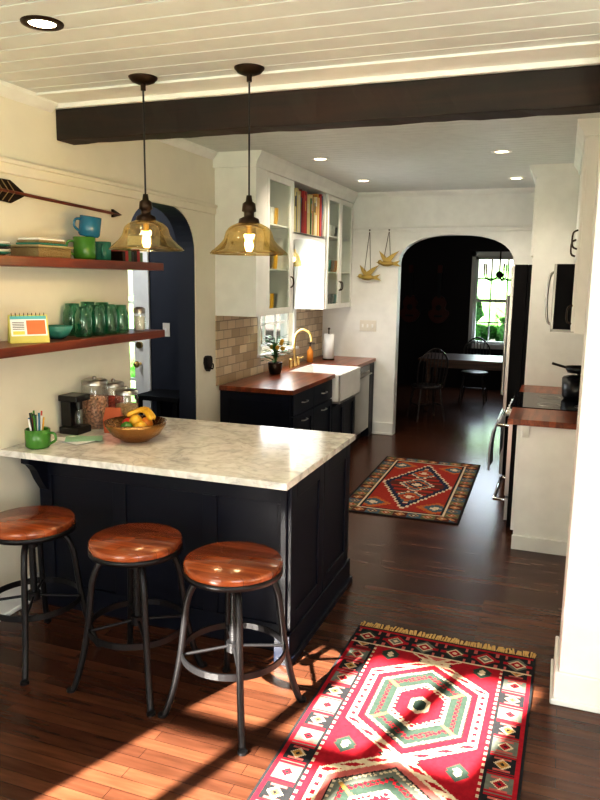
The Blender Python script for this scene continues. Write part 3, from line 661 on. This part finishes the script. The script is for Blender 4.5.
def pan(b):
    c=(.16,5.93,.929)
    b.lathe(c,[(0,0),(.10,0),(.115,.02),(.12,.16),(.116,.16),(.11,.02),(0,.006)],BLACK,30);b.lathe((c[0],c[1],c[2]+.16),[(.12,0),(.11,.012),(.05,.025),(0,.03)],BLACK,30);b.cyl((c[0],c[1],c[2]+.19),(c[0],c[1],c[2]+.205),.012,BLACK,10)
    b.lathe((c[0],c[1],c[2]+.206),[(0,0),(.085,0),(.11,.045),(.106,.045),(.08,.006),(0,.006)],BLACK,28);b.tube([(c[0]-.10,c[1]-.02,c[2]+.245),(c[0]-.20,c[1]-.06,c[2]+.275)],.010,BLACK)
obj("stacked_cooking_pots",pan)
b=B();mx=-.045
b.box(mx,XR-.004,5.38,6.12,1.48,1.955,BLACKM);b.box(mx-.02,mx,5.38,6.12,1.48,1.955,BLACKM);b.tube(catmull([(mx-.02,5.44,1.53),(mx-.05,5.44,1.56),(mx-.062,5.44,1.71),(mx-.05,5.44,1.87),(mx-.02,5.44,1.90)],5),.009,STEEL,10)
b.box(mx-.023,mx-.02,5.55,6.05,1.56,1.90,BLACKGL);b.box(mx-.024,mx-.019,5.375,6.11,1.925,1.955,STEEL);b.box(mx-.024,mx+.3,5.374,5.381,1.48,1.50,STEEL);b.box(mx-.024,mx-.006,5.374,5.381,1.48,1.955,STEEL);b.build("microwave_oven",.003,False)
b=B();UR=.085
b.box(UR,XR-.004,4.93,5.37,1.50,2.74,CAB);b.box(UR,XR-.004,5.37,6.13,1.96,2.74,CAB);b.box(UR,XR-.004,6.13,6.615,1.56,2.74,CAB)
b.door('x',UR,-1,4.94,5.37,1.51,2.72,CAB,.06);b.door('x',UR,-1,5.37,5.75,1.98,2.72,CAB,.06);b.door('x',UR,-1,5.75,6.13,1.98,2.72,CAB,.06);b.door('x',UR,-1,6.13,6.61,1.57,2.72,CAB,.06)
b.prism([(UR,2.72),(UR-.03,2.72),(UR-.04,2.75),(UR-.07,2.79),(UR-.075,CK),(XR-.004,CK),(XR-.004,2.72)],'y',4.90,6.615,CAB)
for y,z in ((5.0,1.62),(5.71,2.08),(5.79,2.08),(5.0,2.1)): b.tube(catmull([(UR-.02,y,z-.06),(UR-.05,y,z-.04),(UR-.05,y,z+.04),(UR-.02,y,z+.06)],4),.006,BRONZE)
b.build("upper_cabinets_right",.003,False)
b=B();fx=-.30;RG=-.27
b.box(RG,XR-.004,6.625,6.65,0,2.74,CAB);b.box(RG,XR-.004,7.60,7.625,0,2.74,CAB);b.box(RG,XR-.004,6.65,7.60,2.03,2.74,CAB)
b.door('x',RG,-1,6.65,7.125,2.05,2.72,CAB,.06);b.door('x',RG,-1,7.125,7.60,2.05,2.72,CAB,.06)
b.prism([(RG,2.72),(RG-.03,2.72),(RG-.04,2.75),(RG-.07,2.79),(RG-.075,CK),(XR-.004,CK),(XR-.004,2.72)],'y',6.622,7.65,CAB)
b.build("refrigerator_cabinet_surround",.003,False)
b=B();b.box(fx,XR-.05,6.66,7.59,.02,1.98,BLACKM)
b.box(fx-.115,fx-.005,6.66,7.12,.62,1.98,BLACKM);b.box(fx-.115,fx-.005,7.13,7.59,.62,1.98,BLACKM);b.box(fx-.115,fx-.005,6.66,7.59,.06,.61,BLACKM)
b.box(fx-.145,fx-.115,6.66,7.115,.625,1.975,STEEL);b.box(fx-.145,fx-.115,7.135,7.585,.625,1.975,STEEL);b.box(fx-.145,fx-.115,6.66,7.585,.065,.605,STEEL)
for y in (7.07,7.18): b.tube([(fx-.14,y,.75),(fx-.19,y,.75),(fx-.19,y,1.7),(fx-.14,y,1.7)],.012,STEEL)
b.tube([(fx-.14,6.75,.55),(fx-.19,6.75,.55),(fx-.19,7.5,.55),(fx-.14,7.5,.55)],.012,STEEL)
for y in (6.72,7.5): b.box(fx+.05,fx+.1,y,y+.05,0,.03,BLACK);b.box(.2,.25,y,y+.05,0,.03,BLACK)
b.build("refrigerator",.003,False)
# ------------------------------------------------------------ dining furniture
b=B();b.box(-1.85,-.35,9.9,10.8,.72,.76,TABLEW);b.box(-1.75,-.45,10.0,10.7,.63,.72,TABLEW)
for x in (-1.72,-.5):
    for y in (10.02,10.66): b.lathe((x,y,0),[(0,0),(.02,0),(.025,.05),(.018,.1),(.035,.3),(.04,.5),(.03,.55),(.04,.63)],TABLEW,14)
b.build("dining_table",.005,False)
CHW=mat("chair_dark_wood",(.035,.028,.026),.35)
def chair(cx,cy,ang):
    b=B();b.M=T(cx,cy,0,ang);W=CHW
    b.lathe((0,0,.43),[(0,0),(.19,0),(.21,.015),(.21,.025),(.19,.035),(0,.03)],W,24)
    for sx in(-1,1):
        for sy in (-1,1): b.tube([(sx*.13,sy*.13,.43),(sx*.19,sy*.19,0)],[.018,.012],W)
    b.tube([(-.165,-.165,.2),(-.165,.165,.2)],.01,W);b.tube([(.165,-.165,.2),(.165,.165,.2)],.01,W);b.tube([(-.165,0,.2),(.165,0,.2)],.01,W)
    P=catmull([(-.18,.13,.45),(-.20,.17,.65),(-.17,.22,.85),(0,.26,.97),(.17,.22,.85),(.20,.17,.65),(.18,.13,.45)],6);b.tube(P,.012,W)
    for k in range(-3,4): b.tube([(k*.045,.17,.455),(k*.05,.17+.085,.95-.012*k*k)],.006,W,6)
    b.build("dining_chair",weld=False)
chair(-1.62,9.40,-2.6);chair(-1.2,11.15,0)
def guitar(x,y,z):
    def f(b):
        o=[]
        for i in range(40):
            t=2*math.pi*i/40;rr=(.19 if math.sin(t)<0 else .145)
            o.append((x+rr*math.cos(t)*(1-.28*math.exp(-((math.sin(t)-.1)/.25)**2)),z+.24*math.sin(t)))
        b.prism(o,'y',y-.09,y,GUIT);b.cyl((x,y-.092,z+.03),(x,y-.089,z+.03),.05,BLACK)
        b.box(x-.028,x+.028,y-.10,y-.07,z+.2,z+.62,BLACK);b.box(x-.04,x+.04,y-.10,y-.07,z+.62,z+.75,GUIT);b.box(x-.07,x+.07,y-.1,y-.09,z-.13,z-.10,BLACK)
    obj("wall_hung_guitar",f)
guitar(-2.0,DY-.001,1.35);guitar(-2.5,DY-.001,1.35)
def chand(b):
    c=(-.85,10.4,1.93);b.cyl((c[0],c[1],CK-.1),(c[0],c[1],1.95),.01,IRON);b.sphere(c,.05,IRON)
    for k in range(5):
        a=k*2*math.pi/5;p=lambda r,z:(c[0]+r*math.cos(a),c[1]+r*math.sin(a),c[2]+z)
        b.tube(catmull([p(0,0),p(.12,-.08),p(.22,-.04),p(.24,.05)],4),.008,IRON);b.cyl(p(.24,.05),p(.24,.15),.012,PORC);
obj("iron_chandelier",chand)
# ------------------------------------------------------------ rugs
CR=dict(red=(.26,.009,.018),pink=(.36,.09,.08),cream=(.50,.40,.28),char=(.016,.016,.018),grn=(.026,.042,.032),gry=(.11,.12,.10),gold=(.36,.19,.05),rust=(.25,.026,.016),navy=(.014,.02,.045),tan=(.34,.22,.11),brn=(.08,.022,.014),oli=(.11,.10,.05),org=(.34,.10,.025),blu=(.05,.085,.11))
def rug1(x,y,W,L):
    c=W/2;dx=abs(x-c);e=min(x,W-x);ye=min(y,L-y)
    if e<.014 or ye<.012: return 'char'
    if ye<.03: return 'red'
    if ye<.165:
        i=int(x/.149);t=x-(i+.5)*.149;s=ye-.0975;m=abs(t)+abs(s)
        if m<.014: return 'cream'
        if m<.032: return ('red','gry','red')[i%3]
        if m<.042: return 'cream'
        if abs(s)<.012 and abs(t)<.066: return 'red'
        if m<.062: return ('grn','red','gry')[i%3]
        if abs(abs(t)-.052)<.007 and abs(s)>.035: return 'pink'
        return 'char'
    if ye<.176: return 'cream'
    if e<.125:
        if e<.03: return 'red'
        i=int(y/.115);s=y-(i+.5)*.115;t=e-.077;m=abs(t)+abs(s)
        if m<.010: return 'char'
        if m<.024: return ('red','gold')[i%2]
        if m<.033: return 'cream'
        if abs(abs(s)-.034)<.006 and abs(t)<.032: return 'pink'
        if abs(abs(s)-.050)<.005: return 'red'
        return ('gry','char')[i%2]
    if e<.138: return 'char'
    if e<.152: return 'cream' if int(y/.018)%2 else 'red'
    k=round((y-.60)/.74);dv=abs(y-.60-k*.74)
    h=max(dx/.262,(dx*.75+dv)/.40)
    ch=(int((dx+99)/.014)+int((dv+99)/.014))%2
    st=int((dv+dx*.2)/.022)%2
    if h>1.02:
        m=abs(dx-.22)+abs(abs(dv-.36));
        if m<.018: return 'cream'
        if m<.045: return 'grn'
        m=abs(dx-.06)+abs(abs(dv-.37))
        if m<.012: return 'cream'
        if m<.025: return 'char'
        return 'red'
    if h>.99: return 'cream'
    if h>.92: return 'red' if st else 'cream'
    if h>.875: return 'cream'
    if h>.78: return 'pink' if k%2 else 'red'
    if h>.76: return 'char'
    if h>.71: return 'cream' if ch else 'gry'
    if h>.46:
        if abs(dv-dx*.9)<.010: return 'gold'
        if .56<h<.64: return 'red' if ch else 'grn'
        if h>.58: return 'gry' if k%2 else 'grn'
        return 'grn'
    if h>.43: return 'cream'
    if h>.36: return 'red' if ch else 'cream'
    if h>.17: return 'red'
    if h>.11: return 'cream'
    return 'grn'
def rug2(x,y,W,L):
    c=W/2;dx=abs(x-c);e=min(x,W-x,y,L-y);dv=abs(y-L/2)
    if e<.018: return 'char'
    if e<.13:
        q=(y if min(x,W-x)<min(y,L-y) else x);i=int(q/.11);s=q-(i+.5)*.11;m=abs(s)+abs(e-.074)
        if m<.014: return 'cream'
        if m<.032: return ('rust','org','navy')[i%3]
        if m<.044: return 'tan'
        return ('oli','brn','blu')[i%3]
    if e<.142: return 'cream'
    if e<.160: return 'char'
    q=.022
    dx=int(dx/q)*q;dv=int(dv/q)*q
    M=dx/.30+dv/.72
    if M>1.0:
        cd=abs(dx-.25)+abs(dv-.62)
        if cd<.05: return 'cream'
        if cd<.11: return 'blu'
        if cd<.16: return 'org'
        return 'rust'
    if M>.93: return 'cream'
    if M>.80: return 'navy'
    k=(0 if dv<.2 else 1);m=dx/.13+abs(dv-k*.38)/.17
    if m<.25: return 'cream'
    if m<.55: return 'rust' if k else 'navy'
    if m<.75: return 'org'
    if m<.95: return 'blu'
    if m<1.12: return 'cream'
    return 'rust' if int(dv/.05)%2 else 'brn'
def rugmat():
    m,nt,p=newmat("kilim_wool")
    a=nt.nodes.new("ShaderNodeVertexColor");a.layer_name="Col"
    tc=nt.nodes.new("ShaderNodeTexCoord");n=nt.nodes.new("ShaderNodeTexNoise");n.inputs["Scale"].default_value=60
    nt.links.new(tc.outputs["Object"],n.inputs[0])
    r=nt.nodes.new("ShaderNodeValToRGB");r.color_ramp.elements[0].color=(.65,.65,.65,1);r.color_ramp.elements[1].color=(1.3,1.3,1.3,1)
    nt.links.new(n.outputs[0],r.inputs[0])
    mx=nt.nodes.new("ShaderNodeMix");mx.data_type='RGBA';mx.blend_type='MULTIPLY';mx.inputs[0].default_value=1
    nt.links.new(a.outputs[0],mx.inputs[6]);nt.links.new(r.outputs[0],mx.inputs[7]);nt.links.new(mx.outputs[2],p.inputs["Base Color"])
    p.inputs["Roughness"].default_value=.95;p.inputs["Specular IOR Level"].default_value=.1
    w=nt.nodes.new("ShaderNodeTexNoise");w.inputs["Scale"].default_value=300;nt.links.new(tc.outputs["Object"],w.inputs[0])
    b=nt.nodes.new("ShaderNodeBump");b.inputs["Strength"].default_value=.4;b.inputs["Distance"].default_value=.003;nt.links.new(w.outputs[0],b.inputs["Height"]);nt.links.new(b.outputs[0],p.inputs["Normal"])
    return m
KIL=rugmat()
def rug(name,cx,cy,W,L,ang,fn,cell,fr=True):
    nx=round(W/cell);ny=round(L/cell);vs=[];fs=[];cols=[]
    zf=lambda i,j:.008+.0012*math.sin(i*cell*9)*math.sin(j*cell*7+1)
    for j in range(ny+1):
        for i in range(nx+1): vs.append((i*W/nx-W/2,L/2-j*L/ny,zf(i,j)))
    for j in range(ny):
        for i in range(nx):
            a=j*(nx+1)+i;fs.append((a,a+nx+1,a+nx+2,a+1));cols.append(CR[fn((i+.5)*W/nx,(j+.5)*L/ny,W,L)])
    o=len(vs);vs+=[(-W/2,-L/2,0),(W/2,-L/2,0),(W/2,L/2,0),(-W/2,L/2,0)]
    top=lambda i,j:j*(nx+1)+i
    fs.append([o+3,o+2]+[top(i,0) for i in range(nx,-1,-1)]);fs.append([o,o+1]+[top(i,ny) for i in range(nx,-1,-1)])
    fs.append([o+3,o]+[top(0,j) for j in range(ny,-1,-1)]);fs.append([o+2,o+1]+[top(nx,j) for j in range(ny,-1,-1)])
    cols+=[CR['char']]*4
    mi=[0]*len(fs)
    for sy in ((1,-1) if fr else ()):
        x=-W/2+.004
        while x<W/2-.004:
            l=random.uniform(.045,.07);d=random.uniform(-.012,.012);q=len(vs);y=sy*L/2
            vs+=[(x,y,.007),(x+.006,y,.007),(x+.008+d,y+sy*l,.003),(x-.002+d,y+sy*l,.003)]
            fs.append((q,q+1,q+2,q+3));cols.append(CR['gold']);mi.append(1);x+=.0085
    me=bpy.data.meshes.new(name);me.from_pydata(vs,[],fs);me.materials.append(KIL);me.materials.append(FRINGE)
    me.polygons.foreach_set("material_index",mi)
    ca=me.color_attributes.new("Col",'FLOAT_COLOR','CORNER');buf=[]
    for p,cc in zip(me.polygons,cols): buf+= [cc[0],cc[1],cc[2],1.0]*len(p.vertices)
    ca.data.foreach_set("color",buf)
    ob=bpy.data.objects.new(name,me);ob.location=(cx,cy,0.0005);ob.rotation_euler=(0,0,ang);scene.collection.objects.link(ob)
rug("kilim_rug",-.465,2.50,.90,1.86,math.radians(-1),rug1,.0058)
rug("kilim_rug",-1.12,6.2,.96,1.88,math.radians(1.0),rug2,.0085,False)
# ------------------------------------------------------------ outside greenery
def hedge(x0,x1,y0,y1,z1,n,name="garden_shrubs"):
    b=B()
    for i in range(n):
        b.sphere((random.uniform(x0,x1),random.uniform(y0,y1),random.uniform(.2,z1)),random.uniform(.35,.6),HEDGE,(1,1,1),12)
    o=b.build(name,weld=False);t=bpy.data.textures.new("leafclump",'CLOUDS');t.noise_scale=.15
    d=o.modifiers.new("s",'SUBSURF');d.levels=1;d.render_levels=1
    d=o.modifiers.new("d",'DISPLACE');d.texture=t;d.strength=.35
hedge(-8.5,-5.2,8.4,10,1.2,16);hedge(-5.5,1,15.5,16.5,1.7,22)
b=B();b.box(-14,14,-12,24,-.4,-.07,HEDGE);b.build("ground_lawn")
# ------------------------------------------------------------ lights
w=bpy.data.worlds.new("sky");scene.world=w;w.use_nodes=True;nt=w.node_tree
bg=nt.nodes["Background"];sk=nt.nodes.new("ShaderNodeTexSky");sk.sky_type='NISHITA';sk.sun_disc=False;sk.sun_elevation=math.radians(35);sk.sun_rotation=math.radians(200)
nt.links.new(sk.outputs[0],bg.inputs[0]);bg.inputs[1].default_value=.45
def sun():
    l=bpy.data.lights.new("sun",'SUN');l.energy=98;l.angle=math.radians(.7);l.color=(1,.92,.80)
    o=bpy.data.objects.new("sun",l);d=Vector((.30,.85,-.50));o.rotation_euler=d.to_track_quat('-Z','Y').to_euler();scene.collection.objects.link(o)
sun()
def area(name,loc,tgt,sx,sy,e,col):
    l=bpy.data.lights.new(name,'AREA');l.shape='RECTANGLE';l.size=sx;l.size_y=sy;l.energy=e;l.color=col
    o=bpy.data.objects.new(name,l);o.location=loc;o.rotation_euler=(Vector(tgt)-Vector(loc)).to_track_quat('-Z','Y').to_euler();scene.collection.objects.link(o)
area("fill_back_left",(-1.93,YB+.02,1.4),(-1.93,3,1.2),1.3,1.8,25,(1,.98,.94))  # added area fill from behind the camera, just inside the unseen back window
area("fill_back_right",(1.05,YB+.02,1.5),(.0,4,1.3),1.6,1.5,64,(1,.98,.94))  # stronger added fill on the right, lifts the whole room from behind
area("window_daylight_sink",(XL+.03,6.75,1.62),(0,6.75,1.4),.85,.95,17,(.95,.97,1))
area("window_daylight_dining",(-1.02,DY-.03,1.5),(-1.02,8,.6),.75,1.35,20,(.85,.93,1))
l=bpy.data.lights.new("entry_fill_light",'POINT');l.energy=45;l.color=(.95,.97,1);l.shadow_soft_size=.12  # added point lamp brightening the entry door, no fixture modelled
o=bpy.data.objects.new("entry_fill_light",l);o.location=(-4.1,4.3,2.4);scene.collection.objects.link(o)
# ------------------------------------------------------------ camera
psi=math.radians(20.0);th=math.radians(9.6);ph=math.radians(.8)
s_,c_=math.sin(psi),math.cos(psi);S,C=math.sin(th),math.cos(th)
F=Vector((-s_*C,c_*C,-S));U=Vector((-s_*S,c_*S,C));R=Vector((c_,s_,0))
R2=R*math.cos(ph)+U*math.sin(ph);U2=-R*math.sin(ph)+U*math.cos(ph)
M=Matrix((( R2.x,U2.x,-F.x,0),(R2.y,U2.y,-F.y,0),(R2.z,U2.z,-F.z,1.82),(0,0,0,1)))
cd=bpy.data.cameras.new("camera");cd.lens=710/800*36;cd.sensor_width=36;cd.sensor_fit='AUTO';cd.clip_start=.05
co=bpy.data.objects.new("camera",cd);co.matrix_world=M;scene.collection.objects.link(co);scene.camera=co
scene.view_settings.view_transform='Standard'
for lk in ('Medium High Contrast','Standard - Medium High Contrast','None'):
    try:
        scene.view_settings.look=lk;break
    except Exception: pass
scene.view_settings.exposure=.05
